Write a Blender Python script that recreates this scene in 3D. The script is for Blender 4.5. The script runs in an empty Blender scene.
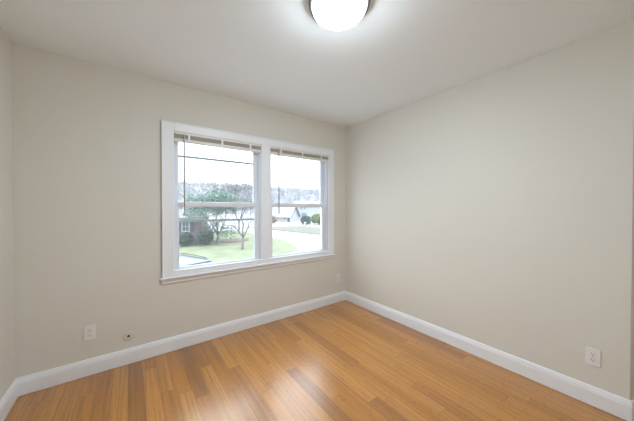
import bpy, bmesh, math, random
from mathutils import Vector, Matrix

sc = bpy.context.scene
PI = math.pi

# ------------------------------------------------------------------ camera
CAM = (0.64732, -2.63395, 1.30747)
YAW, PITCH, FPX = 0.63686, 0.01077, 252.33
cd = bpy.data.cameras.new('camera'); cam = bpy.data.objects.new('camera', cd)
sc.collection.objects.link(cam); sc.camera = cam
cd.sensor_fit = 'HORIZONTAL'; cd.sensor_width = 36; cd.lens = FPX / 634 * 36
cd.clip_start = 0.02; cd.clip_end = 1500
cam.location = CAM
cam.rotation_euler = (PI / 2 - PITCH, 0, -YAW)

# ------------------------------------------------------------------ exposure
vs = sc.view_settings
vs.view_transform = 'Standard'; vs.look = 'None'; vs.gamma = 1; vs.use_curve_mapping = False
vs.exposure = 0.0

# ------------------------------------------------------------------ overcast sky
LAMP = 174.0
SKY = 2.2     # radiance at the horizon; an overcast zenith is three times brighter
sc.cycles.diffuse_bounces = 8
w = bpy.data.worlds.new('overcast_sky'); sc.world = w; w.use_nodes = True
nt = w.node_tree; nt.nodes.clear()
wo = nt.nodes.new('ShaderNodeOutputWorld'); bg = nt.nodes.new('ShaderNodeBackground')
tc = nt.nodes.new('ShaderNodeTexCoord'); mp = nt.nodes.new('ShaderNodeMapping')
mp.inputs['Scale'].default_value = (1.6, 1.6, 6)
nz = nt.nodes.new('ShaderNodeTexNoise'); nz.inputs['Scale'].default_value = 2.2; nz.inputs['Detail'].default_value = 5
cr = nt.nodes.new('ShaderNodeValToRGB')
cr.color_ramp.elements[0].position = .35; cr.color_ramp.elements[0].color = (.80, .88, 1.0, 1)
cr.color_ramp.elements[1].position = .62; cr.color_ramp.elements[1].color = (1, 1, 1, 1)
nt.links.new(tc.outputs['Generated'], mp.inputs[0]); nt.links.new(mp.outputs[0], nz.inputs['Vector'])
nt.links.new(nz.outputs['Fac'], cr.inputs[0]); nt.links.new(cr.outputs[0], bg.inputs[0])
sep = nt.nodes.new('ShaderNodeSeparateXYZ'); nt.links.new(tc.outputs['Generated'], sep.inputs[0])
el = nt.nodes.new('ShaderNodeMapRange'); el.inputs['From Min'].default_value = 0; el.inputs['From Max'].default_value = 1
el.inputs['To Min'].default_value = SKY; el.inputs['To Max'].default_value = SKY * 3.6
nt.links.new(sep.outputs[2], el.inputs['Value']); nt.links.new(el.outputs[0], bg.inputs[1])
nt.links.new(bg.outputs[0], wo.inputs[0])

# ------------------------------------------------------------------ helpers
def link(o): sc.collection.objects.link(o); return o

def obj(name, bm, mat, parent=None, smooth=False, loc=None, rot=None):
    me = bpy.data.meshes.new(name)
    bmesh.ops.recalc_face_normals(bm, faces=bm.faces)
    bm.to_mesh(me); bm.free()
    if smooth:
        for p in me.polygons: p.use_smooth = True
    for m in (mat if isinstance(mat, (list, tuple)) else [mat]): me.materials.append(m)
    o = link(bpy.data.objects.new(name, me))
    if parent is not None: o.parent = parent
    if loc is not None: o.location = loc
    if rot is not None: o.rotation_euler = rot
    return o

def tag(o, label, cat=None, group=None, kind=None):
    if label: o['label'] = label
    if cat: o['category'] = cat
    if group: o['group'] = group
    if kind: o['kind'] = kind
    return o

def thing(name, label, cat, loc=(0, 0, 0), rz=0, group=None, kind=None):
    o = link(bpy.data.objects.new(name, None)); o.empty_display_size = .1
    o.location = loc; o.rotation_euler = (0, 0, rz)
    return tag(o, label, cat, group, kind)

def struct(o, label=None):
    o['kind'] = 'structure'
    if label: o['label'] = label
    return o

def box(bm, a, b, bevel=0.0, mi=0, seg=2):
    x0, y0, z0 = [min(p, q) for p, q in zip(a, b)]; x1, y1, z1 = [max(p, q) for p, q in zip(a, b)]
    r = bmesh.ops.create_cube(bm, size=1)
    vs_ = r['verts']
    for v in vs_:
        v.co = Vector(((x0 + x1) / 2 + v.co.x * (x1 - x0), (y0 + y1) / 2 + v.co.y * (y1 - y0), (z0 + z1) / 2 + v.co.z * (z1 - z0)))
    fs = list({f for v in vs_ for f in v.link_faces})
    for f in fs: f.material_index = mi
    if bevel > 0:
        es = list({e for v in vs_ for e in v.link_edges})
        bmesh.ops.bevel(bm, geom=es, offset=bevel, segments=seg, affect='EDGES', profile=.5)

def tube(bm, pts, radii, sides=8, caps=True):
    rings = []
    n = len(pts); pts = [Vector(p) for p in pts]
    for i, p in enumerate(pts):
        d = (pts[min(i + 1, n - 1)] - pts[max(i - 1, 0)]).normalized()
        up = Vector((0, 0, 1)) if abs(d.z) < .9 else Vector((1, 0, 0))
        a = d.cross(up).normalized(); b = d.cross(a)
        rings.append([bm.verts.new(p + (a * math.cos(2 * PI * k / sides) + b * math.sin(2 * PI * k / sides)) * radii[i]) for k in range(sides)])
    for i in range(n - 1):
        for k in range(sides):
            bm.faces.new((rings[i][k], rings[i][(k + 1) % sides], rings[i + 1][(k + 1) % sides], rings[i + 1][k]))
    if caps:
        bm.faces.new(rings[0][::-1]); bm.faces.new(rings[-1])

def lathe(bm, prof, n=64, axis='z', c=(0, 0, 0)):
    rings = []
    for r, h in prof:
        ring = []
        for k in range(n if r > 1e-6 else 1):
            a = 2 * PI * k / n
            if axis == 'z': q = (c[0] + r * math.cos(a), c[1] + r * math.sin(a), c[2] + h)
            elif axis == 'y': q = (c[0] + r * math.cos(a), c[1] + h, c[2] + r * math.sin(a))
            else: q = (c[0] + h, c[1] + r * math.cos(a), c[2] + r * math.sin(a))
            ring.append(bm.verts.new(q))
        rings.append(ring)
    for A, B in zip(rings[:-1], rings[1:]):
        if len(A) == 1 and len(B) == 1: continue
        for k in range(n):
            k2 = (k + 1) % n
            if len(A) == 1: bm.faces.new((A[0], B[k], B[k2]))
            elif len(B) == 1: bm.faces.new((A[k], A[k2], B[0]))
            else: bm.faces.new((A[k], A[k2], B[k2], B[k]))

def sweep(bm, prof, p0, p1, nrm):
    """profile (d out of wall, z) swept from p0 to p1 (xy); nrm = wall normal into room"""
    A = [bm.verts.new((p0[0] + nrm[0] * d, p0[1] + nrm[1] * d, z)) for d, z in prof]
    B = [bm.verts.new((p1[0] + nrm[0] * d, p1[1] + nrm[1] * d, z)) for d, z in prof]
    m = len(prof)
    for k in range(m):
        bm.faces.new((A[k], A[(k + 1) % m], B[(k + 1) % m], B[k]))
    bm.faces.new(A[::-1]); bm.faces.new(B)

def poly(bm, pts, z0, z1):
    a = [bm.verts.new((x, y, z0)) for x, y in pts]; b = [bm.verts.new((x, y, z1)) for x, y in pts]
    n = len(pts)
    bm.faces.new(a[::-1]); bm.faces.new(b)
    for k in range(n): bm.faces.new((a[k], a[(k + 1) % n], b[(k + 1) % n], b[k]))

# ------------------------------------------------------------------ materials
def pmat(name, col, rough=.6, metal=0, spec=.5, bump=0, bscale=60, var=0, vscale=8):
    m = bpy.data.materials.new(name); m.use_nodes = True
    n = m.node_tree; b = n.nodes['Principled BSDF']
    b.inputs['Base Color'].default_value = (*col, 1); b.inputs['Roughness'].default_value = rough
    b.inputs['Metallic'].default_value = metal; b.inputs['Specular IOR Level'].default_value = spec
    t = n.nodes.new('ShaderNodeTexCoord')
    if var:
        z = n.nodes.new('ShaderNodeTexNoise'); z.inputs['Scale'].default_value = vscale; z.inputs['Detail'].default_value = 4
        n.links.new(t.outputs['Object'], z.inputs['Vector'])
        r = n.nodes.new('ShaderNodeValToRGB')
        r.color_ramp.elements[0].position = .3; r.color_ramp.elements[1].position = .7
        r.color_ramp.elements[0].color = (*[c * (1 - var) for c in col], 1)
        r.color_ramp.elements[1].color = (*[min(1, c * (1 + var)) for c in col], 1)
        n.links.new(z.outputs['Fac'], r.inputs[0]); n.links.new(r.outputs[0], b.inputs['Base Color'])
    if bump:
        z = n.nodes.new('ShaderNodeTexNoise'); z.inputs['Scale'].default_value = bscale; z.inputs['Detail'].default_value = 3
        n.links.new(t.outputs['Object'], z.inputs['Vector'])
        u = n.nodes.new('ShaderNodeBump'); u.inputs['Strength'].default_value = bump; u.inputs['Distance'].default_value = .002
        n.links.new(z.outputs['Fac'], u.inputs['Height']); n.links.new(u.outputs[0], b.inputs['Normal'])
    return m

M = {}
M['wall'] = pmat('wall_paint', (.73, .712, .66), .75, spec=.25, bump=.12, bscale=140, var=.012, vscale=1.5)
M['ceiling'] = pmat('ceiling_paint', (.87, .925, .96), .85, spec=.2, bump=.12, bscale=120)
M['trim'] = pmat('white_trim_paint', (.865, .89, .94), .38, spec=.45, bump=.04, bscale=30)
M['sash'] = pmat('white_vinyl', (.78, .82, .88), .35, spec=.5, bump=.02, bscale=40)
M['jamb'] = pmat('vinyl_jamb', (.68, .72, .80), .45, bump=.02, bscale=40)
M['blind'] = pmat('blind_ivory', (.78, .76, .71), .45, bump=.02, bscale=50)
M['slats'] = pmat('blind_slats_shaded', (.50, .47, .42), .55, bump=.03, bscale=50)  # darker greige than the rails: shade of the stack is in the colour
M['wand'] = pmat('clear_grey_wand', (.46, .46, .46), .25)
M['plate'] = pmat('outlet_plastic', (.83, .82, .82), .35, bump=.01)
M['slot'] = pmat('outlet_slot', (.05, .05, .055), .6)
M['patch'] = pmat('cream_plastic', (.70, .665, .60), .5, bump=.02)
M['metal'] = pmat('brushed_dark_nickel', (.20, .20, .21), .32, metal=1, bump=.03, bscale=200)
M['screw'] = pmat('screw_metal', (.6, .6, .6), .35, metal=1, bump=.02)
M['alu'] = pmat('weathered_aluminium', (.27, .30, .34), .5, metal=.0, bump=.03)
M['film'] = pmat('storm_rail_aluminium', (.30, .37, .38), .5, bump=.03)
M['siding'] = pmat('own_house_siding', (.5, .5, .48), .7, bump=.1)

def floor_mat():
    m = bpy.data.materials.new('bamboo_planks'); m.use_nodes = True
    n = m.node_tree; N = n.nodes; L = n.links; b = N['Principled BSDF']
    def math_(op, a, b_=None, c=None):
        q = N.new('ShaderNodeMath'); q.operation = op
        for i, v in enumerate((a, b_, c)):
            if v is None: continue
            if isinstance(v, (int, float)): q.inputs[i].default_value = v
            else: L.new(v, q.inputs[i])
        return q.outputs[0]
    t = N.new('ShaderNodeTexCoord'); s = N.new('ShaderNodeSeparateXYZ'); L.new(t.outputs['Object'], s.inputs[0])
    X, Y = s.outputs[0], s.outputs[1]
    PW, PL = .0925, 0.95
    xs = math_('DIVIDE', math_('ADD', X, .021), PW); row = math_('FLOOR', xs); fx = math_('FRACT', xs)
    def wn(v, w_=None):
        q = N.new('ShaderNodeTexWhiteNoise'); q.noise_dimensions = '2D'
        c = N.new('ShaderNodeCombineXYZ'); L.new(v, c.inputs[0])
        if w_ is not None:
            if isinstance(w_, (int, float)): c.inputs[1].default_value = w_
            else: L.new(w_, c.inputs[1])
        L.new(c.outputs[0], q.inputs['Vector']); return q.outputs['Value']
    off = wn(row, 3.7)
    ys = math_('ADD', math_('DIVIDE', Y, PL), math_('MULTIPLY', off, 7.0)); idx = math_('FLOOR', ys); fy = math_('FRACT', ys)
    rnd = wn(row, idx); rnd2 = wn(math_('ADD', row, 91.3), idx)
    # plank colour
    ramp = N.new('ShaderNodeValToRGB'); el = ramp.color_ramp.elements
    el[0].position = 0; el[0].color = (.315, .122, .022, 1)
    el[1].position = 1; el[1].color = (.51, .222, .040, 1)
    for p_, c_ in ((.12, (.385, .152, .024, 1)), (.35, (.42, .165, .022, 1)), (.65, (.47, .198, .032, 1))):
        e = el.new(p_); e.color = c_
    L.new(rnd, ramp.inputs[0])
    # strips inside a plank (bamboo laths) and fibre streaks
    lath = wn(math_('FLOOR', math_('MULTIPLY', xs, 5.0)), idx)
    cmb = N.new('ShaderNodeCombineXYZ'); L.new(math_('MULTIPLY', X, 260.0), cmb.inputs[0]); L.new(math_('MULTIPLY', Y, 3.0), cmb.inputs[1]); L.new(math_('MULTIPLY', rnd2, 40.0), cmb.inputs[2])
    st = N.new('ShaderNodeTexNoise'); st.inputs['Scale'].default_value = 1; st.inputs['Detail'].default_value = 4; L.new(cmb.outputs[0], st.inputs['Vector'])
    streak = math_('MULTIPLY', math_('SUBTRACT', st.outputs['Fac'], .5), .75)
    cm2 = N.new('ShaderNodeCombineXYZ'); L.new(math_('MULTIPLY', X, 75.0), cm2.inputs[0]); L.new(math_('MULTIPLY', Y, 1.4), cm2.inputs[1]); L.new(math_('MULTIPLY', rnd, 30.0), cm2.inputs[2])
    s2 = N.new('ShaderNodeTexNoise'); s2.inputs['Scale'].default_value = 1; s2.inputs['Detail'].default_value = 2; L.new(cm2.outputs[0], s2.inputs['Vector'])
    streak = math_('ADD', streak, math_('MULTIPLY', math_('SUBTRACT', s2.outputs['Fac'], .5), .7))
    lathv = math_('MULTIPLY', math_('SUBTRACT', lath, .5), .13)
    # nodes (knuckles): short dark dashes per lath
    lidx = math_('FLOOR', math_('MULTIPLY', xs, 5.0))
    ky = math_('FRACT', math_('ADD', math_('MULTIPLY', Y, 4.3), math_('MULTIPLY', wn(lidx, 7.1), 9.0)))
    knot = math_('MULTIPLY', math_('LESS_THAN', ky, .035), .20)
    val = math_('SUBTRACT', math_('ADD', math_('ADD', 1.0, streak), lathv), knot)
    # seams
    sx = math_('MINIMUM', fx, math_('SUBTRACT', 1.0, fx)); sy = math_('MINIMUM', fy, math_('SUBTRACT', 1.0, fy))
    seam = math_('MAXIMUM', math_('LESS_THAN', sx, .012), math_('LESS_THAN', sy, .0018))
    val2 = math_('MULTIPLY', val, math_('SUBTRACT', 1.0, math_('MULTIPLY', seam, .38)))
    mul = N.new('ShaderNodeVectorMath'); mul.operation = 'SCALE'; L.new(ramp.outputs[0], mul.inputs[0]); L.new(val2, mul.inputs['Scale'])
    L.new(mul.outputs[0], b.inputs['Base Color'])
    z = N.new('ShaderNodeTexNoise'); z.inputs['Scale'].default_value = 5; L.new(t.outputs['Object'], z.inputs['Vector'])
    rr = N.new('ShaderNodeMapRange'); rr.inputs['To Min'].default_value = .26; rr.inputs['To Max'].default_value = .40; L.new(z.outputs['Fac'], rr.inputs['Value'])
    L.new(rr.outputs[0], b.inputs['Roughness'])
    b.inputs['Specular IOR Level'].default_value = .25
    b.inputs['Coat Weight'].default_value = 1.0; b.inputs['Coat Roughness'].default_value = .25; b.inputs['Coat IOR'].default_value = 1.70
    bp = N.new('ShaderNodeBump'); bp.inputs['Strength'].default_value = .25; bp.inputs['Distance'].default_value = .0012
    hh = math_('ADD', math_('MULTIPLY', seam, -1.0), math_('ADD', math_('MULTIPLY', z.outputs['Fac'], 1.2), math_('MULTIPLY', rnd2, .3)))
    L.new(hh, bp.inputs['Height']); L.new(bp.outputs[0], b.inputs['Normal'])
    return m
M['floor'] = floor_mat()

def glass_mat():
    m = bpy.data.materials.new('hazed_window_glass'); m.use_nodes = True
    n = m.node_tree; n.nodes.clear(); N = n.nodes
    o = N.new('ShaderNodeOutputMaterial'); tr = N.new('ShaderNodeBsdfTransparent'); gl = N.new('ShaderNodeBsdfGlossy')
    tl = N.new('ShaderNodeBsdfTranslucent'); tl.inputs[0].default_value = (.82, .93, 1.0, 1)  # bluish translucent share lays a veil of haze over the view
    gl.inputs['Roughness'].default_value = .02; tr.inputs[0].default_value = (.95, .975, .98, 1)
    fr = N.new('ShaderNodeFresnel'); fr.inputs[0].default_value = 1.45
    # same reflectance on both faces of the thin pane
    ge = N.new('ShaderNodeNewGeometry'); ior = N.new('ShaderNodeMapRange'); ior.inputs['To Min'].default_value = 1.45; ior.inputs['To Max'].default_value = 1 / 1.45
    n.links.new(ge.outputs['Backfacing'], ior.inputs['Value']); n.links.new(ior.outputs[0], fr.inputs[0])
    m1 = N.new('ShaderNodeMixShader'); m2 = N.new('ShaderNodeMixShader'); m2.inputs[0].default_value = .020
    n.links.new(fr.outputs[0], m1.inputs[0]); n.links.new(tr.outputs[0], m1.inputs[1]); n.links.new(gl.outputs[0], m1.inputs[2])
    n.links.new(m1.outputs[0], m2.inputs[1]); n.links.new(tl.outputs[0], m2.inputs[2]); n.links.new(m2.outputs[0], o.inputs[0])
    return m
M['glass'] = glass_mat()

def emit_mat():
    m = bpy.data.materials.new('lit_opal_glass'); m.use_nodes = True
    b = m.node_tree.nodes['Principled BSDF']
    b.inputs['Base Color'].default_value = (.9, .9, .9, 1); b.inputs['Roughness'].default_value = .3
    b.inputs['Emission Color'].default_value = (.82, .93, 1.0, 1); 
    # emission dimmed towards the rim so the ceiling beside it is less lit
    n = m.node_tree; t = n.nodes.new('ShaderNodeTexCoord'); q = n.nodes.new('ShaderNodeSeparateXYZ'); r = n.nodes.new('ShaderNodeMapRange')
    r.interpolation_type = 'SMOOTHSTEP'
    r.inputs['From Min'].default_value = -.045; r.inputs['From Max'].default_value = -.095
    r.inputs['To Min'].default_value = LAMP * .05; r.inputs['To Max'].default_value = LAMP
    n.links.new(t.outputs['Object'], q.inputs[0]); n.links.new(q.outputs[2], r.inputs['Value']); n.links.new(r.outputs[0], b.inputs['Emission Strength'])
    return m
M['opal'] = emit_mat()

def brick_mat():
    m = bpy.data.materials.new('house_brick'); m.use_nodes = True
    n = m.node_tree; N = n.nodes; b = N['Principled BSDF']
    t = N.new('ShaderNodeTexCoord'); mp_ = N.new('ShaderNodeMapping'); mp_.inputs['Rotation'].default_value = (PI / 2, 0, 0)
    br = N.new('ShaderNodeTexBrick'); br.inputs['Scale'].default_value = 1
    br.inputs['Brick Width'].default_value = .22; br.inputs['Row Height'].default_value = .075; br.inputs['Mortar Size'].default_value = .008
    br.inputs['Color1'].default_value = (.16, .105, .108, 1); br.inputs['Color2'].default_value = (.20, .145, .148, 1); br.inputs['Mortar'].default_value = (.22, .19, .195, 1)
    n.links.new(t.outputs['Object'], mp_.inputs[0]); n.links.new(mp_.outputs[0], br.inputs['Vector']); n.links.new(br.outputs['Color'], b.inputs['Base Color'])
    b.inputs['Roughness'].default_value = .85
    return m
M['brick'] = brick_mat()
M['roof'] = pmat('pale_grey_shingles', (0.220, 0.220, 0.237), .9, var=.15, vscale=6)
M['roof2'] = pmat('slate_lavender_shingles', (.27, .28, .32), .9, var=.12, vscale=4)
M['extwhite'] = pmat('exterior_white_paint', (0.339, 0.351, 0.362), .6, var=.05)
M['shutter'] = pmat('blue_grey_shutter', (0.055, 0.076, 0.111), .6, var=.1)
M['darkpane'] = pmat('dark_window_pane', (0.072, 0.104, 0.115), .1)
M['palepane'] = pmat('pale_window_pane', (0.164, 0.198, 0.198), .1)
M['garage'] = pmat('garage_door_panel', (0.286, 0.291, 0.314), .6, var=.05)
M['lawn'] = pmat('spring_lawn', (0.165, 0.188, 0.118), .95, spec=.1, var=.22, vscale=.9)
M['verge'] = pmat('dormant_verge', (0.138, 0.140, 0.119), .95, spec=.1, var=.15, vscale=1.2)
M['road'] = pmat('pale_concrete', (0.308, 0.308, 0.314), .9, spec=.2, var=.05, vscale=.6)
M['kerb'] = pmat('kerb_concrete', (0.131, 0.129, 0.129), .9, var=.1)
M['mulch'] = pmat('mulch', (0.111, 0.080, 0.069), .95, var=.3, vscale=6)
M['bark'] = pmat('pale_bark', (0.144, 0.131, 0.131), .9, var=.3, vscale=10)
M['twig'] = pmat('grey_twigs', (0.112, 0.105, 0.112), .9, var=.2, vscale=4)
M['leaf'] = pmat('blue_green_leaves', (0.075, 0.150, 0.110), .6, var=.5, vscale=2)
M['shrubleaf'] = pmat('deep_green_shrub_leaves', (0.046, 0.083, 0.058), .6, var=.4, vscale=3)
M['tealleaf'] = pmat('teal_shrub_leaves', (0.058, 0.099, 0.091), .6, var=.4, vscale=3)
M['limeleaf'] = pmat('lime_shrub_leaves', (0.177, 0.217, 0.080), .6, var=.35, vscale=2)
M['creamleaf'] = pmat('cream_shrub_leaves', (0.237, 0.217, 0.152), .6, var=.35, vscale=2)
M['wood'] = pmat('bare_woodland', (0.340, 0.350, 0.375), .95, spec=.05, var=.15, vscale=.12)  # distance haze put into the colour as blue-grey paleness
M['hill'] = pmat('hill_ground', (0.280, 0.290, 0.320), .95, spec=.05, var=.2, vscale=.1)  # paled for distance haze like the woods
M['carpaint'] = pmat('silver_car_paint', (.16, .19, .25), .18, metal=.25)
M['carglass'] = pmat('car_glass', (0.050, 0.070, 0.100), .05)
M['rubber'] = pmat('black_rubber', (0.020, 0.020, 0.022), .7)
M['rail'] = pmat('dark_green_grey_rail', (0.032, 0.043, 0.043), .5)
M['alloy'] = pmat('wheel_alloy', (0.500, 0.500, 0.520), .3, metal=1)
M['lamp'] = pmat('headlamp_lens', (0.700, 0.720, 0.750), .1)

# ------------------------------------------------------------------ room shell
W, H, YF, T = 3.10, 2.44, -3.30, 0.14
XE = 3.62                    # east end of the angled bay behind the long right wall
C0 = (W, -2.541); C1 = (3.50, -2.84)
bm = bmesh.new(); box(bm, (-.14, YF - .14, -.12), (XE + .14, T, 0)); struct(obj('floor', bm, M['floor']), 'honey bamboo plank floor running towards the window wall')
bm = bmesh.new(); box(bm, (-.14, YF - .14, H), (XE + .14, T, H + .12)); struct(obj('ceiling', bm, M['ceiling']), 'plain off-white ceiling')
# windows: (x0, x1) rough openings
Z0, Z1 = .70, 2.012
OP = [(.945, 1.842), (1.902, 2.80)]
bm = bmesh.new()
box(bm, (-.14, 0, 0), (OP[0][0], T, H)); box(bm, (OP[0][1], 0, Z0), (OP[1][0], T, Z1)); box(bm, (OP[1][1], 0, 0), (XE + .14, T, H))
box(bm, (OP[0][0], 0, 0), (OP[1][1], T, Z0)); box(bm, (OP[0][0], 0, Z1), (OP[1][1], T, H))
struct(obj('wall_back', bm, M['wall']), 'cream wall holding the double window')
bm = bmesh.new(); box(bm, (-.14, YF, 0), (0, 0, H)); struct(obj('wall_left', bm, M['wall']), 'cream wall sliver at the left')
bm = bmesh.new()
poly(bm, [(W, 0), (W, C0[1]), C1, (XE, -2.93), (XE + .14, -2.93), (XE + .14, 0)], 0, H)
struct(obj('wall_right', bm, M['wall']), 'long blank cream wall on the right')
bm = bmesh.new(); box(bm, (XE, YF, 0), (XE + .14, -2.93, H)); struct(obj('wall_side', bm, M['wall']))
bm = bmesh.new(); box(bm, (-.14, YF - .14, 0), (XE + .14, YF, H)); struct(obj('wall_front', bm, M['wall']))
# foundation under the room, seen only from outside
bm = bmesh.new(); box(bm, (-.14, YF - .14, -2.3), (XE + .14, T, -.12)); struct(obj('wall_foundation', bm, M['siding']))

# baseboards
BP = [(0, .003), (.016, .003), (.016, .094), (.0135, .100), (.0135, .108), (.0085, .118), (.0085, .124), (.006, .127), (0, .127)]
def baseboard(name, p0, p1, nrm):
    bm = bmesh.new(); sweep(bm, BP, p0, p1, nrm); return struct(obj(name, bm, M['trim']), None)
baseboard('baseboard_back', (0, 0), (W, 0), (0, -1))['label'] = 'white baseboard under the windows'
baseboard('baseboard_left', (0, 0), (0, YF), (1, 0))['label'] = 'white baseboard on the left wall'
baseboard('baseboard_right', (W, 0), (W, C0[1] - .008), (-1, 0))['label'] = 'white baseboard along the right wall'
dx, dy = C1[0] - C0[0], C1[1] - C0[1]; dl = math.hypot(dx, dy)
baseboard('baseboard_angle', C0, C1, (dy / dl, -dx / dl))
baseboard('baseboard_front', (0, YF), (XE, YF), (0, 1))

# ------------------------------------------------------------------ window casing (picture-framed) and stool
def frame_piece(bm, a, b):  box(bm, a, b, .004, seg=2)
CY = -.019
bm = bmesh.new()
frame_piece(bm, (.872, CY, .682), (.968, 0, 2.087))      # left leg
frame_piece(bm, (1.820, CY, .735), (1.926, 0, 2.007))    # mullion
frame_piece(bm, (2.778, CY, .682), (2.868, 0, 2.087))    # right leg
frame_piece(bm, (.968, CY, 2.007), (2.778, 0, 2.087))    # head
frame_piece(bm, (.968, CY, .682), (2.778, 0, .735))      # bottom
for (x0, z0, x1, z1) in ((.872, .682, .882, 2.087), (2.858, .682, 2.868, 2.087), (.882, 2.077, 2.858, 2.087)):   # back band
    box(bm, (x0, CY - .006, z0), (x1, 0, z1), .002)
struct(obj('trim_1', bm, M['trim']), 'white casing framing both windows')
bm = bmesh.new()
box(bm, (.856, -.040, .668), (2.884, 0, .682), .004)
sweep(bm, [(0, .622), (.010, .622), (.014, .630), (.014, .662), (.018, .668), (0, .668)], (.870, 0), (2.870, 0), (0, -1))
struct(obj('trim_2', bm, M['trim']), 'white stool and apron below the windows')

# ------------------------------------------------------------------ windows
def window(name, label, xo0, xo1, xs0, xs1, storm):
    t = thing(name, label, None, ((xo0 + xo1) / 2, 0, Z0), kind='structure')
    cx = (xo0 + xo1) / 2
    def P(x, y, z): return (x - cx, y, z - Z0)
    def B(bm, a, b, bv=0): box(bm, P(*a), P(*b), bv)
    bm = bmesh.new()     # jamb liners, head and sill
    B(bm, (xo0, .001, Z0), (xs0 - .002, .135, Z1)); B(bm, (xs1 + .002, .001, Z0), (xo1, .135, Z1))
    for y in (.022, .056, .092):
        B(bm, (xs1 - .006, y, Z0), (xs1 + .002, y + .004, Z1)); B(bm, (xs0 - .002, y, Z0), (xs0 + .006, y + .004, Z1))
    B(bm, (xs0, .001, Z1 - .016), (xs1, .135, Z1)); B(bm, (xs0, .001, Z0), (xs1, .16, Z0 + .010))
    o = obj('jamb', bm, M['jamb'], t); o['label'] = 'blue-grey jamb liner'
    def sash(nm, y0, y1, z0, z1, bot, top):
        bm = bmesh.new(); sw = .043
        B(bm, (xs0 + .001, y0, z0), (xs0 + sw, y1, z1), .004); B(bm, (xs1 - sw, y0, z0), (xs1 - .001, y1, z1), .004)
        B(bm, (xs0 + sw, y0, z0), (xs1 - sw, y1, z0 + bot), .004); B(bm, (xs0 + sw, y0, z1 - top), (xs1 - sw, y1, z1), .004)
        # glazing bead step
        b0, b1 = y0 + .006, y1 - .004
        B(bm, (xs0 + sw, b0, z0 + bot), (xs0 + sw + .006, b1, z1 - top)); B(bm, (xs1 - sw - .006, b0, z0 + bot), (xs1 - sw, b1, z1 - top))
        B(bm, (xs0 + sw, b0, z0 + bot), (xs1 - sw, b1, z0 + bot + .005)); B(bm, (xs0 + sw, b0, z1 - top - .005), (xs1 - sw, b1, z1 - top))
        s = obj(nm, bm, M['sash'], t)
        bm = bmesh.new(); ym = (y0 + y1) / 2
        B(bm, (xs0 + sw - .003, ym, z0 + bot - .003), (xs1 - sw + .003, ym + .003, z1 - top + .003))
        obj('glass_pane', bm, M['glass'], s)
        return s
    lo = sash('lower_sash', .026, .054, Z0 + .011, 1.362, .036, .042)
    sash('upper_sash', .060, .088, 1.322, Z1 - .017, .040, .036)
    for fx in (.28, .72):          # sash locks on the meeting rail
        bm = bmesh.new(); x = xs0 + (xs1 - xs0) * fx
        B(bm, (x - .022, .030, 1.362), (x + .022, .052, 1.367), .001); B(bm, (x - .006, .028, 1.367), (x + .016, .038, 1.374), .001)
        obj('sash_lock', bm, M['sash'], lo)
    if storm:
        bm = bmesh.new()
        B(bm, (xs0 + .01, .100, Z0 + .01), (xs0 + .024, .118, Z1 - .02)); B(bm, (xs1 - .024, .100, Z0 + .01), (xs1 - .01, .118, Z1 - .02))
        B(bm, (xs0 + .024, .102, 1.795), (xs1 - .024, .114, 1.814), .001)
        obj('storm_frame', bm, M['alu'], t)['label'] = 'thin dark storm window bar across the upper pane'
        bm = bmesh.new(); B(bm, (xs0 + .024, .102, 1.166), (xs1 - .024, .114, 1.190), .001)
        obj('storm_rail', bm, M['film'], t)['label'] = 'blue-green storm rail across the lower pane'
    return t
window('window_1', 'left of the two white double-hung windows, with a storm rail across each pane', OP[0][0], OP[0][1], .965, 1.805, True)
window('window_2', 'right of the two white double-hung windows, looking on the street', OP[1][0], OP[1][1], 1.925, 2.750, False)

# ------------------------------------------------------------------ raised mini blinds with wands
def blind(label, x0, x1, tabs, wand_x, wand_z):
    cx = (x0 + x1) / 2
    t = thing('window_blind', label, 'blind', (cx, .002, 1.915), group='raised mini blinds')
    def B(bm, a, b, bv=0): box(bm, (a[0] - cx, a[1], a[2] - 1.915), (b[0] - cx, b[1], b[2] - 1.915), bv)
    bm = bmesh.new(); B(bm, (x0, -.014, 1.985), (x1, .020, 2.0065), .002); obj('head_rail', bm, M['blind'], t)
    bm = bmesh.new()
    z = 1.950
    while z < 1.983: B(bm, (x0 + .004, -.010, z), (x1 - .004, .016, z + .0022)); z += .0036
    obj('slat_stack', bm, M['slats'], t)['label'] = 'gathered slats, greige with their shade in the colour'
    bm = bmesh.new(); B(bm, (x0 + .002, -.012, 1.917), (x1 - .002, .018, 1.949), .005); obj('bottom_rail', bm, M['blind'], t)
    for x in tabs:
        bm = bmesh.new(); B(bm, (x - .009, -.0165, 1.938), (x + .009, -.0125, 1.995), .001)
        obj('ladder_clip', bm, M['trim'], t)['label'] = 'small white clip'
    bm = bmesh.new()
    tube(bm, [(wand_x - cx, -.024, 1.992 - 1.915), (wand_x - cx, -.026, 1.96 - 1.915), (wand_x - cx, -.024, wand_z - 1.915)], [.003, .0066, .0066], 8)
    tube(bm, [(wand_x - cx, -.024, wand_z - 1.915), (wand_x - cx, -.024, wand_z - 1.955)], [.0075, .0075], 8)
    tube(bm, [(wand_x - cx, -.013, 1.994 - 1.915), (wand_x - cx, -.024, 1.990 - 1.915)], [.002, .002], 6)
    obj('tilt_wand', bm, M['wand'], t, smooth=True)['label'] = 'thin grey tilt wand'
blind('raised mini blind with hanging wand at the top of the left window', .971, 1.818, (1.095, 1.398, 1.693), 1.052, 1.28)
blind('raised mini blind with hanging wand at the top of the right window', 1.929, 2.775, (2.066, 2.364, 2.655), 2.032, 1.28)

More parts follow.
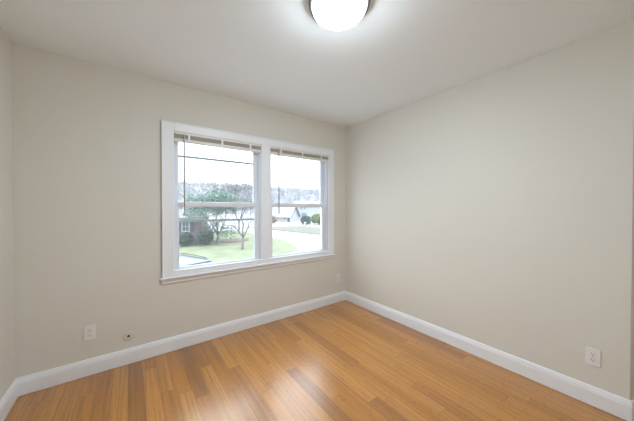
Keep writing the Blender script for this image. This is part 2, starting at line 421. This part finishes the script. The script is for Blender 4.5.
# ------------------------------------------------------------------ outlets and cable cover
def outlet(label, loc, rz):
    """built facing -y in its own frame"""
    t = thing('wall_outlet', label, 'outlet', loc, rz, group='wall outlets')
    bm = bmesh.new(); box(bm, (-.035, -.0055, -.057), (.035, -.0005, .057), .003); obj('cover_plate', bm, M['plate'], t)
    for s in (-1, 1):
        bm = bmesh.new(); n = 20; pts = []
        for k in range(n):
            a = 2 * PI * k / n; x = .0172 * math.cos(a); z = .0172 * math.sin(a)
            pts.append((x, max(-.0125, min(.0125, z))))
        a = [bm.verts.new((x, -.0055, z + s * .0195)) for x, z in pts]; b = [bm.verts.new((x * .97, -.0078, z * .97 + s * .0195)) for x, z in pts]
        bm.faces.new(b); 
        for k in range(n): bm.faces.new((a[k], a[(k + 1) % n], b[(k + 1) % n], b[k]))
        r = obj('receptacle', bm, M['plate'], t)
        bm = bmesh.new()
        box(bm, (-.0078, -.0084, s * .0195 - .001), (-.0055, -.0074, s * .0195 + .0085)); box(bm, (.0055, -.0084, s * .0195), (.0078, -.0074, s * .0195 + .0075))
        lathe(bm, [(0, -.0084), (.0026, -.0084), (.0026, -.0074)], 12, 'y', (0, 0, s * .0195 - .0065))
        obj('slots', bm, M['slot'], r)['label'] = 'dark plug slots'
    bm = bmesh.new(); lathe(bm, [(0, -.0072), (.0028, -.0068), (.0034, -.0052)], 14, 'y'); obj('screw', bm, M['screw'], t)
    return t
outlet('white wall outlet under the left window, beside the round cable cover', (.388, 0, .331), 0)
outlet('small white wall outlet near the far corner, right of the windows', (2.957, 0, .330), 0)
outlet('white wall outlet low on the right wall', (W, -2.386, .322), -PI / 2)

t = thing('cable_cover', 'round cream cable cover with a dark centre hole, low on the window wall', 'cable cover', (.628, 0, .232))
bm = bmesh.new()
lathe(bm, [(.0062, -.0042), (.014, -.0046), (.036, -.0040), (.041, -.0022), (.042, -.0004)], 40, 'y'); obj('cover_disc', bm, M['patch'], t, smooth=True)
bm = bmesh.new(); lathe(bm, [(0, -.0008), (.0060, -.0012), (.0062, -.0042), (.0085, -.0052), (.010, -.0046)], 24, 'y', (0, 0, 0))
obj('cable_hole', bm, M['slot'], t)['label'] = 'dark hole'

# ------------------------------------------------------------------ ceiling lamp
LX, LY = 1.572, -1.588
t = thing('ceiling_light', 'round flush ceiling light with lit white glass dome and dark metal rim', 'ceiling light', (LX, LY, H))
bm = bmesh.new()
lathe(bm, [(.10, -.0005), (.160, -.0005), (.165, -.003), (.167, -.020), (.166, -.032), (.158, -.036), (.149, -.034), (.148, -.012), (.10, -.008)], 72)
obj('metal_rim', bm, M['metal'], t, smooth=True)['label'] = 'dark metal rim'
bm = bmesh.new(); prof = [(.146, -.022)]
for k in range(0, 13):
    a = k / 12 * PI / 2; prof.append((.148 * math.cos(a) ** .8, -.036 - .066 * math.sin(a)))
prof[-1] = (0, -.102)
lathe(bm, prof, 72); obj('glass_dome', bm, M['opal'], t, smooth=True)['label'] = 'lit white glass dome'

# ================================================================== OUTDOORS
G = -2.3
rnd = random.Random(7)
bm = bmesh.new(); box(bm, (-150, .2, G - .3), (260, 330, G)); struct(obj('ground', bm, M['road']), 'pale concrete street and driveways')
def rounded(pts, r, n=8):
    out = []
    for i, p in enumerate(pts):
        a = Vector(pts[i - 1]); b = Vector(p[:2]); c = Vector(pts[(i + 1) % len(pts)])
        rr = r[i]
        if rr == 0: out.append(tuple(b)); continue
        u = (a - b).normalized() * rr; v = (c - b).normalized() * rr
        for k in range(n + 1):
            s = k / n; out.append(tuple((b + u) * (1 - s) ** 2 + b * 2 * s * (1 - s) + (b + v) * s * s))
    return out
lp = rounded([(-30, 15.2), (12.1, 14.6), (14.4, 22.5), (14.2, 38), (-30, 46)], [0, 3.2, 2, 5, 0])
bm = bmesh.new(); poly(bm, lp, G, G + .06); struct(obj('lawn', bm, M['lawn']), 'green front lawn with a rounded corner at the street')
bm = bmesh.new(); poly(bm, rounded([(15.5, 44), (19.4, 36.2), (20.3, 30.6), (21.0, 26), (22.6, 14), (34, 20), (28.3, 34), (27.4, 40), (22, 40)], [0, 2, 0, 0, 0, 0, 2, 2, 0]), G, G + .05)
struct(obj('verge', bm, M['verge']), 'grey-beige verge across the street')
bm = bmesh.new()
kp = [(19.1, 36.4), (20.05, 30.6), (20.75, 26), (22.3, 14)]
for a, b in zip(kp[:-1], kp[1:]):
    d = (Vector(b) - Vector(a)).normalized(); nn = Vector((d.y, -d.x)) * .16
    poly(bm, [a, b, (b[0] + nn.x, b[1] + nn.y), (a[0] + nn.x, a[1] + nn.y)], G, G + .10)
struct(obj('kerb', bm, M['kerb']), 'grey kerb across the street')
bm = bmesh.new(); poly(bm, [(9.5 + 1.9 * math.cos(a) * (1 + .1 * math.sin(3 * a)), 24.9 + 1.7 * math.sin(a)) for a in [2 * PI * k / 28 for k in range(28)]], G + .05, G + .12)
tag(obj('mulch_bed', bm, M['mulch']), 'brown mulch bed around the leafy green tree', 'mulch bed', kind='stuff')

# hills
def hill_h(x, y): return 0
bm = bmesh.new(); nx, ny = 60, 10; grid = []
for j in range(ny):
    row = []
    for i in range(nx):
        u = i / (nx - 1); x = -120 + 340 * u; s = j / (ny - 1); y = 205 - .42 * x - 45 + 75 * s
        y = (205 - .42 * x) - 45 + 75 * s
        z = G + (18.0 - 4.5 * max(0, (x - 40) / 90)) * math.sin(min(1, s * 1.6) * PI / 2) + 1.0 * math.sin(x * .07 + j) * s
        row.append(bm.verts.new((x, y, z)))
    grid.append(row)
for j in range(ny - 1):
    for i in range(nx - 1): bm.faces.new((grid[j][i], grid[j][i + 1], grid[j + 1][i + 1], grid[j + 1][i]))
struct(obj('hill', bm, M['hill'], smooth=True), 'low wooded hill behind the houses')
# bare woods on the hill: many twiggy crowns nobody could count
verts, faces = [], []
for k in range(1500):
    x = rnd.uniform(-10, 150); s = rnd.uniform(0, .75); y = (205 - .42 * x) - 45 + 75 * s
    zb = G + (18.0 - 4.5 * max(0, (x - 40) / 90)) * math.sin(min(1, s * 1.6) * PI / 2)
    h = rnd.uniform(2.6, 4.6); r = rnd.uniform(1.0, 1.9)
    for q in range(26):
        a = rnd.uniform(0, 2 * PI); e = rnd.uniform(.15, 1); rr = r * math.sqrt(max(0, 1 - (2 * e - 1.1) ** 2)) * rnd.uniform(.4, 1)
        px, py, pz = x + rr * math.cos(a), y + rr * math.sin(a), zb + h * e
        sz = rnd.uniform(.14, .34); b0 = len(verts)
        dx_, dy_ = math.cos(a + 1.3) * sz, math.sin(a + 1.3) * sz
        verts += [(px - dx_, py - dy_, pz - sz * 1.6), (px + dx_, py + dy_, pz - sz * .6), (px + dx_ * .6, py + dy_, pz + sz * 1.7), (px - dx_, py, pz + sz * .8)]
        faces.append((b0, b0 + 1, b0 + 2, b0 + 3))
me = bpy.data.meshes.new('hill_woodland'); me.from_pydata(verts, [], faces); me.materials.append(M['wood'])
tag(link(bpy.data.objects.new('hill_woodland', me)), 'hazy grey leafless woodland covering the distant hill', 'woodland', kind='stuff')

# trees ------------------------------------------------------------
def branches(bm, rg, p, d, L, r, depth, tips, spread=.55, up=.12, minr=.004):
    n = 4; pts = [p]; rad = [r]; q = Vector(p); dd = Vector(d)
    for i in range(n):
        dd = (dd + Vector((rg.uniform(-1, 1), rg.uniform(-1, 1), rg.uniform(-.6, 1))) * .13).normalized()
        q = q + dd * L / n; pts.append(q.copy()); rad.append(max(minr, r * (1 - .35 * (i + 1) / n)))
    tube(bm, pts, rad, 7 if depth > 3 else (5 if depth > 1 else 3), caps=depth > 3)
    tips.append(q.copy())
    if depth <= 0: return
    kids = 3 if depth > 1 else 4
    for k in range(kids):
        az = 2 * PI * (k + rg.random() * .7) / kids
        a = dd.cross(Vector((0, 0, 1)) if abs(dd.z) < .95 else Vector((1, 0, 0))).normalized(); b = dd.cross(a)
        nd = (dd + (a * math.cos(az) + b * math.sin(az)) * rg.uniform(.7, 1.2) * spread / .55 * .75 + Vector((0, 0, up))).normalized()
        st = pts[-1] if k < 2 else pts[-2]
        branches(bm, rg, st, nd, L * rg.uniform(.62, .86), rad[-1] * rg.uniform(.55, .75), depth - 1, tips, spread, up, minr)

def leaf_mesh(rg, pts, per, rad, size, squash=.8):
    verts, faces = [], []
    for p in pts:
        for k in range(per):
            q = Vector(p) + Vector((rg.gauss(0, 1), rg.gauss(0, 1), rg.gauss(0, squash))) * rad
            a = Vector((rg.gauss(0, 1), rg.gauss(0, 1), rg.gauss(0, 1))).normalized(); b = a.cross(Vector((rg.gauss(0, 1), rg.gauss(0, 1), rg.gauss(0, 1)))).normalized()
            s = size * rg.uniform(.6, 1.3); b0 = len(verts)
            verts += [tuple(q - a * s), tuple(q + b * s * .45), tuple(q + a * s), tuple(q - b * s * .45)]; faces.append((b0, b0 + 1, b0 + 2, b0 + 3))
    return verts, faces

def tree(name, label, cat, loc, trunk_h, L, r, depth, seed, bark, leafmat=None, per=0, lrad=.2, lsize=.07, lean=(0, 0, 1), spread=.55, forks=2, up=.12, group=None, minr=.004, low=0):
    rg = random.Random(seed); t = thing(name, label, cat, loc, group=group)
    bm = bmesh.new(); top = Vector((lean[0] * trunk_h, lean[1] * trunk_h, trunk_h))
    tube(bm, [(0, 0, -.02), (0, 0, .12), tuple(top * .5), tuple(top)], [r * 1.7, r * 1.15, r, r * .95], 10)
    obj('trunk', bm, bark, t, smooth=True)
    bm = bmesh.new(); tips = []
    for k in range(forks):
        az = 2 * PI * k / forks + seed * .7
        d = Vector((math.cos(az) * spread, math.sin(az) * spread, 1)).normalized()
        branches(bm, rg, top, d, L, r * .75, depth, tips, spread, up, minr)
    for k in range(low):        # low drooping limbs
        az = 2 * PI * k / low + 2.4
        branches(bm, rg, top + Vector((0, 0, .25)), Vector((math.cos(az), math.sin(az), .15)).normalized(), .75, r * .4, 2, tips, .5, -.05, minr)
    obj('branches', bm, M['twig'] if leafmat is None else bark, t)
    if leafmat:
        v, f = leaf_mesh(rg, tips, per, lrad, lsize)
        me = bpy.data.meshes.new('foliage'); me.from_pydata(v, [], f); me.materials.append(leafmat)
        o = link(bpy.data.objects.new('foliage', me)); o.parent = t
    return t
tree('bare_tree', 'pale forked leafless tree standing on the lawn, right part of the left window', 'tree', (8.35, 18.5, G + .06), 1.0, 1.45, .095, 5, 3, M['bark'], lean=(.04, 0, 1), spread=.75, forks=3, minr=.006, up=.05)
tree('leafy_tree', 'open blue-green leafy tree beside the brick house', 'tree', (7.55, 23.3, G + .06), .8, 1.5, .12, 4, 11, M['bark'], M['leaf'], per=15, lrad=.24, lsize=.09, lean=(.10, 0, 1), spread=.5, forks=4, up=.10, low=5)
tree('bare_tree', 'tall leafless tree beyond the lawn, directly behind the pale forked tree', 'tree', (12.6, 31.5, G + .06), 1.6, 2.2, .12, 5, 5, M['bark'], spread=.7, forks=4, minr=.010)

def shrub(name, label, loc, rx, rz, mat, seed, n=1500, size=.06, group=None):
    rg = random.Random(seed); t = thing(name, label, 'shrub', loc, group=group)
    bm = bmesh.new()
    for k in range(9):
        a = k * 2.4; d = Vector((math.cos(a) * .5 * rx, math.sin(a) * .5 * rx, rz * rg.uniform(1.2, 1.6)))
        tube(bm, [(0, 0, -.01), tuple(d * .4), tuple(d)], [.02, .014, .006], 5)
    obj('stems', bm, M['bark'], t)
    v, f = [], []
    for k in range(n):
        th = rg.uniform(0, 2 * PI); ph = math.acos(rg.uniform(-.85, 1)); q = rg.uniform(.55, 1) * (1 + .10 * math.sin(5 * th + seed) * math.sin(3 * ph))
        p = Vector((rx * q * math.sin(ph) * math.cos(th), rx * q * math.sin(ph) * math.sin(th), rz + rz * q * math.cos(ph)))
        a = Vector((rg.gauss(0, 1), rg.gauss(0, 1), rg.gauss(0, 1))).normalized(); b = a.cross(Vector((rg.gauss(0, 1), rg.gauss(0, 1), rg.gauss(0, 1)))).normalized()
        s = size * rg.uniform(.7, 1.5) * (1 + rx * .25); b0 = len(v)
        v += [tuple(p - a * s), tuple(p + b * s * .6), tuple(p + a * s), tuple(p - b * s * .6)]; f.append((b0, b0 + 1, b0 + 2, b0 + 3))
    me = bpy.data.meshes.new('foliage'); me.from_pydata(v, [], f); me.materials.append(mat)
    o = link(bpy.data.objects.new('foliage', me)); o.parent = t
    return t
g = 'shrubs along the brick house'
shrub('shrub', 'round green shrub under the window of the brick house', (4.75, 23.5, G + .06), .72, .62, M['shrubleaf'], 1, group=g)
shrub('shrub', 'round green shrub at the right corner of the brick house', (6.3, 22.95, G + .06), .62, .66, M['shrubleaf'], 2, group=g)
shrub('shrub', 'small dark shrub between the corner shrub and the leafy tree', (7.0, 23.9, G + .06), .36, .75, M['shrubleaf'], 3, n=1500, size=.04, group=g)
shrub('shrub', 'large round teal shrub beyond the street', (30.2, 41.2, G), 1.15, 1.0, M['tealleaf'], 4, n=2600, size=.09)
shrub('shrub', 'large lime-green shrub beyond the street, right of the teal one', (33.2, 41.2, G), 1.45, 1.15, M['limeleaf'], 5, n=3000, size=.09)
shrub('shrub', 'dark low shrub at the foot of the lime-green one', (32.7, 39.0, G), .7, .30, M['shrubleaf'], 6, n=1200, size=.08)
shrub('shrub', 'cream blossoming shrub before the grey-roofed house', (25.9, 48.8, G), 1.3, 1.0, M['creamleaf'], 9, n=2000, size=.09)

# brick house ------------------------------------------------------
hr = math.atan2(-.31, .95)
h = thing('brick_house', 'brick bungalow with pale grey roof behind the lawn, left window view', 'house', (6.15, 24.15, G), hr)
# local: +x right along the facade, +y away from us
bm = bmesh.new(); box(bm, (-9, 0, 0), (.10, 6.4, 2.5)); obj('brick_wall', bm, M['brick'], h)
def hip_roof(bm, x0, x1, y0, y1, z0, z1):
    m = (y1 - y0) / 2
    a = [bm.verts.new(v) for v in ((x0, y0, z0), (x1, y0, z0), (x1, y1, z0), (x0, y1, z0), (x0 + m * .6, y0 + m, z1), (x1 - m * .6, y0 + m, z1))]
    for f in ((0, 1, 5, 4), (1, 2, 5), (2, 3, 4, 5), (3, 0, 4), (3, 2, 1, 0)): bm.faces.new([a[k] for k in f])
bm = bmesh.new(); hip_roof(bm, -9.4, .55, -.45, 6.8, 2.72, 4.35); obj('roof', bm, M['roof'], h)
bm = bmesh.new(); box(bm, (-9.4, -.47, 2.5), (.57, -.40, 2.74)); box(bm, (.50, -.40, 2.5), (.57, 6.8, 2.74)); box(bm, (-9.35, -.40, 2.5), (.50, 0, 2.53)); obj('fascia', bm, M['extwhite'], h)
bm = bmesh.new(); tube(bm, [(-9.4, -.52, 2.70), (.57, -.52, 2.68)], [.06, .06], 8); tube(bm, [(.18, -.07, 2.5), (.18, -.07, .1)], [.04, .04], 8); obj('gutter', bm, M['extwhite'], h)
def house_window(parent, x0, x1, z0, z1, y=0, pane='darkpane', shut=True, nx=2, nz=2, fw=.09):
    bm = bmesh.new()
    box(bm, (x0, y - .05, z0), (x0 + fw, y + .02, z1)); box(bm, (x1 - fw, y - .05, z0), (x1, y + .02, z1))
    box(bm, (x0 + fw, y - .05, z0), (x1 - fw, y + .02, z0 + fw)); box(bm, (x0 + fw, y - .05, z1 - fw), (x1 - fw, y + .02, z1))
    for k in range(1, nx): x = x0 + (x1 - x0) * k / nx; box(bm, (x - .02, y - .04, z0 + fw), (x + .02, y, z1 - fw))
    for k in range(1, nz): z = z0 + (z1 - z0) * k / nz; box(bm, (x0 + fw, y - .045, z - .03), (x1 - fw, y, z + .03))
    f = obj('window', bm, M['extwhite'], parent)
    bm = bmesh.new(); box(bm, (x0 + fw, y - .02, z0 + fw), (x1 - fw, y + .01, z1 - fw)); obj('window_pane', bm, M[pane], f)
    if shut:
        for a, b in ((x0 - .38, x0 - .03), (x1 + .03, x1 + .38)):
            bm = bmesh.new(); box(bm, (a, y - .035, z0), (b, y - .002, z1))
            z = z0 + .05
            while z < z1 - .06: box(bm, (a + .04, y - .045, z), (b - .04, y - .030, z + .02)); z += .055
            obj('shutter', bm, M['shutter'], parent)
house_window(h, -1.66, -.90, 1.26, 2.34, fw=.12)
house_window(h, -5.6, -4.4, 1.2, 2.34)

# far grey-roofed house --------------------------------------------
def gable_house(label, loc, rz, x0, x1, dep, hw, hr_, wall, roof):
    t = thing('far_house', label, 'house', loc, rz)
    bm = bmesh.new(); m = dep / 2
    a = [bm.verts.new(v) for v in ((x0, 0, 0), (x1, 0, 0), (x1, dep, 0), (x0, dep, 0), (x0, 0, hw), (x1, 0, hw), (x1, dep, hw), (x0, dep, hw), (x0, m, hr_ - .15), (x1, m, hr_ - .15))]
    for f in ((0, 1, 5, 4), (1, 2, 6, 9, 5), (2, 3, 7, 6), (3, 0, 4, 8, 7), (3, 2, 1, 0), (4, 5, 9, 8), (6, 7, 8, 9)): bm.faces.new([a[k] for k in f])
    obj('house_wall', bm, wall, t)
    bm = bmesh.new(); o = .5; s = (hr_ - hw) / m
    for y0, y1, za, zb in ((-o, m, hw - s * o, hr_), (dep + o, m, hw - s * o, hr_)):
        v = [bm.verts.new(q) for q in ((x0 - o, y0, za), (x1 + o, y0, za), (x1 + o, y1, zb), (x0 - o, y1, zb), (x0 - o, y0, za - .2), (x1 + o, y0, za - .2), (x1 + o, y1, zb - .2), (x0 - o, y1, zb - .2))]
        for f in ((0, 1, 2, 3), (7, 6, 5, 4), (0, 4, 5, 1), (1, 5, 6, 2), (2, 6, 7, 3), (3, 7, 4, 0)): bm.faces.new([v[k] for k in f])
    obj('roof', bm, roof, t)
    return t
fa = gable_house('low white house with lavender-grey gable roof across the street', (33.2, 52.8, G), math.radians(-56), -9, 0, 5.0, 1.75, 4.15, M['extwhite'], M['roof2'])
bm = bmesh.new()
for s in (-1, 1):     # dark strips standing in for the shadow along the right gable's rake
    ym = 2.5 - s * 3.0
    v = [bm.verts.new(q) for q in ((.51, ym, 1.75 - .48 - .22), (.51, 2.5, 4.15 - .22), (.51, 2.5, 4.15), (.51, ym, 1.75 - .48), (.60, ym, 1.75 - .70), (.60, 2.5, 3.93), (.60, 2.5, 4.15), (.60, ym, 1.27))]
    for f in ((0, 1, 2, 3), (7, 6, 5, 4), (0, 4, 5, 1), (2, 6, 7, 3), (1, 5, 6, 2), (3, 7, 4, 0)): bm.faces.new([v[k] for k in f])
obj('rake_shadow', bm, M['shutter'], fa)
house_window(fa, -1.9, -1.2, .7, 1.4, pane='darkpane', shut=False, nx=1, nz=1)
bm = bmesh.new(); box(bm, (-6.4, -.05, 0), (-3.6, .01, 1.45))
for k in range(1, 4): box(bm, (-6.4, -.06, k * .36), (-3.6, -.05, k * .36 + .03))
obj('garage_door', bm, M['garage'], fa)
bm = bmesh.new(); box(bm, (-.75, -.04, 0), (-.15, .01, 1.4)); obj('front_door', bm, M['shutter'], fa)

fb = gable_house('white two-storey house right of the grey-roofed one', (41.0, 58.5, G), math.radians(-34), -2.4, 6.5, 7.0, 4.6, 5.6, M['extwhite'], M['extwhite'])
for x0, x1, z0, z1 in ((-.9, -.35, 3.2, 4.2), (.1, .65, 3.2, 4.2), (-.6, 1.0, .6, 2.2)): house_window(fb, x0, x1, z0, z1, pane='palepane' if z0 < 1 else 'darkpane', shut=False, nx=1, nz=1)

# mailbox and lawn stake -------------------------------------------
t = thing('mailbox', 'small white mailbox on a post beyond the street', 'mailbox', (24.3, 32.6, G + .04))
bm = bmesh.new(); box(bm, (-.06, -.06, -.01), (.06, .06, .85)); obj('post', bm, M['extwhite'], t)
bm = bmesh.new(); box(bm, (-.16, -.28, .85), (.16, .28, 1.0)); tube(bm, [(0, -.28, 1.0), (0, .28, 1.0)], [.16, .16], 16); obj('mailbox_body', bm, M['extwhite'], t)
bm = bmesh.new(); tube(bm, [(0, 0, -.02), (0, 0, .95)], [.022, .022], 8); lathe(bm, [(0, 1.02), (.03, 1.0), (.045, .95), (.0, .94)], 12)
tag(obj('driveway_marker', bm, pmat('pink_marker', (.38, .24, .25), .6), loc=(13.0, 20.6, G + .05)), 'thin reddish marker stake on the lawn corner', 'marker stake')

# parked SUV: only the roof shows over the sill --------------------
hd = math.atan2(-.94, .35)                # heading, local +x forward
car = thing('parked_car', 'silver car on the driveway just outside the left window, roof visible', 'car', (2.25, 7.85, G), hd)
def loft(bm, secs):
    rings = [[bm.verts.new(p) for p in s] for s in secs]; n = len(rings[0])
    for A, B in zip(rings[:-1], rings[1:]):
        for k in range(n): bm.faces.new((A[k], A[(k + 1) % n], B[(k + 1) % n], B[k]))
    bm.faces.new(rings[0][::-1]); bm.faces.new(rings[-1])
def sec(x, zb, zt, hw, rnd_=.16):
    zm = (zb + zt) / 2
    return [(x, -hw * .93, zb), (x, -hw, zb + .15), (x, -hw, zm + .1), (x, -hw * .96, zt - rnd_ * .6), (x, -hw * .82, zt - .03), (x, -hw * .4, zt), (x, hw * .4, zt), (x, hw * .82, zt - .03), (x, hw * .96, zt - rnd_ * .6), (x, hw, zm + .1), (x, hw, zb + .15), (x, hw * .93, zb)]
bm = bmesh.new()
loft(bm, [sec(-1.95, .45, .95, .78), sec(-1.85, .30, 1.02, .87), sec(-1.3, .24, 1.04, .91), (sec(0, .22, 1.02, .92)), sec(1.0, .22, 1.02, .92), sec(1.4, .24, 1.0, .91), sec(2.2, .26, .90, .87), sec(2.5, .34, .78, .76)])
bmesh.ops.bevel(bm, geom=[e for e in bm.edges], offset=.01, segments=1, affect='EDGES')
obj('car_body', bm, M['carpaint'], car, smooth=True)
bm = bmesh.new()      # greenhouse glass
def cs(x, z, w): return [(x, -w, z), (x, w, z)]
g0 = [(-1.80, .80, 1.0), (1.25, .80, 1.0)]; 
v = [bm.verts.new(q) for q in ((-1.82, -.80, 1.0), (1.30, -.80, 1.0), (1.30, .80, 1.0), (-1.82, .80, 1.0), (-1.45, -.66, 1.62), (.62, -.66, 1.62), (.62, .66, 1.62), (-1.45, .66, 1.62))]
for f in ((0, 1, 5, 4), (1, 2, 6, 5), (2, 3, 7, 6), (3, 0, 4, 7), (4, 5, 6, 7), (3, 2, 1, 0)): bm.faces.new([v[k] for k in f])
obj('car_windows', bm, M['carglass'], car)
bm = bmesh.new()      # roof skin with crown
loft(bm, [[(x, -.68 * s, 1.60), (x, -.66 * s, 1.645 + c * .3), (x, -.35 * s, 1.67 + c), (x, 0, 1.68 + c), (x, .35 * s, 1.67 + c), (x, .66 * s, 1.645 + c * .3), (x, .68 * s, 1.60)] for x, s, c in ((-1.50, .94, -.045), (-1.3, .99, -.01), (-.6, 1, .01), (.1, 1, .005), (.5, .98, -.015), (.68, .93, -.05))])
for s in (-1, 1):     # pillars
    tube(bm, [(.62, s * .66, 1.62), (1.28, s * .80, 1.01)], [.045, .05], 8); tube(bm, [(-1.45, s * .66, 1.62), (-1.80, s * .80, 1.0)], [.06, .09], 8); tube(bm, [(-.35, s * .675, 1.62), (-.30, s * .805, 1.0)], [.04, .045], 8)
obj('car_roof', bm, M['carpaint'], car, smooth=True)
for s in (-1, 1):
    bm = bmesh.new(); tube(bm, [(-1.35, s * .60, 1.66), (-1.25, s * .60, 1.71), (-.4, s * .61, 1.72), (.38, s * .60, 1.70), (.50, s * .60, 1.64)], [.014, .018, .018, .020, .026], 8); obj('roof_rail', bm, M['rail'], car, smooth=True)
    bm = bmesh.new(); box(bm, (1.0, s * .90 - .1, 1.0), (1.14, s * .90 + .12, 1.15), .04); obj('side_mirror', bm, M['carpaint'], car)
    bm = bmesh.new(); box(bm, (2.30, s * .62 - .16, .66), (2.47, s * .62 + .14, .80), .04); obj('headlamp', bm, M['lamp'], car)
    for x in (-1.25, 1.55):
        bm = bmesh.new(); lathe(bm, [(.20, -.11), (.31, -.11), (.34, -.08), (.34, .08), (.31, .11), (.20, .11), (.20, -.11)], 28, 'y', (x, s * .83, .34)); wv = obj('wheel', bm, M['rubber'], car, smooth=True)
        bm = bmesh.new(); lathe(bm, [(0, .09 * s), (.06, .10 * s), (.19, .07 * s), (.20, .10 * s)], 24, 'y', (x, s * .83, .34)); obj('wheel_rim', bm, M['alloy'], wv, smooth=True)
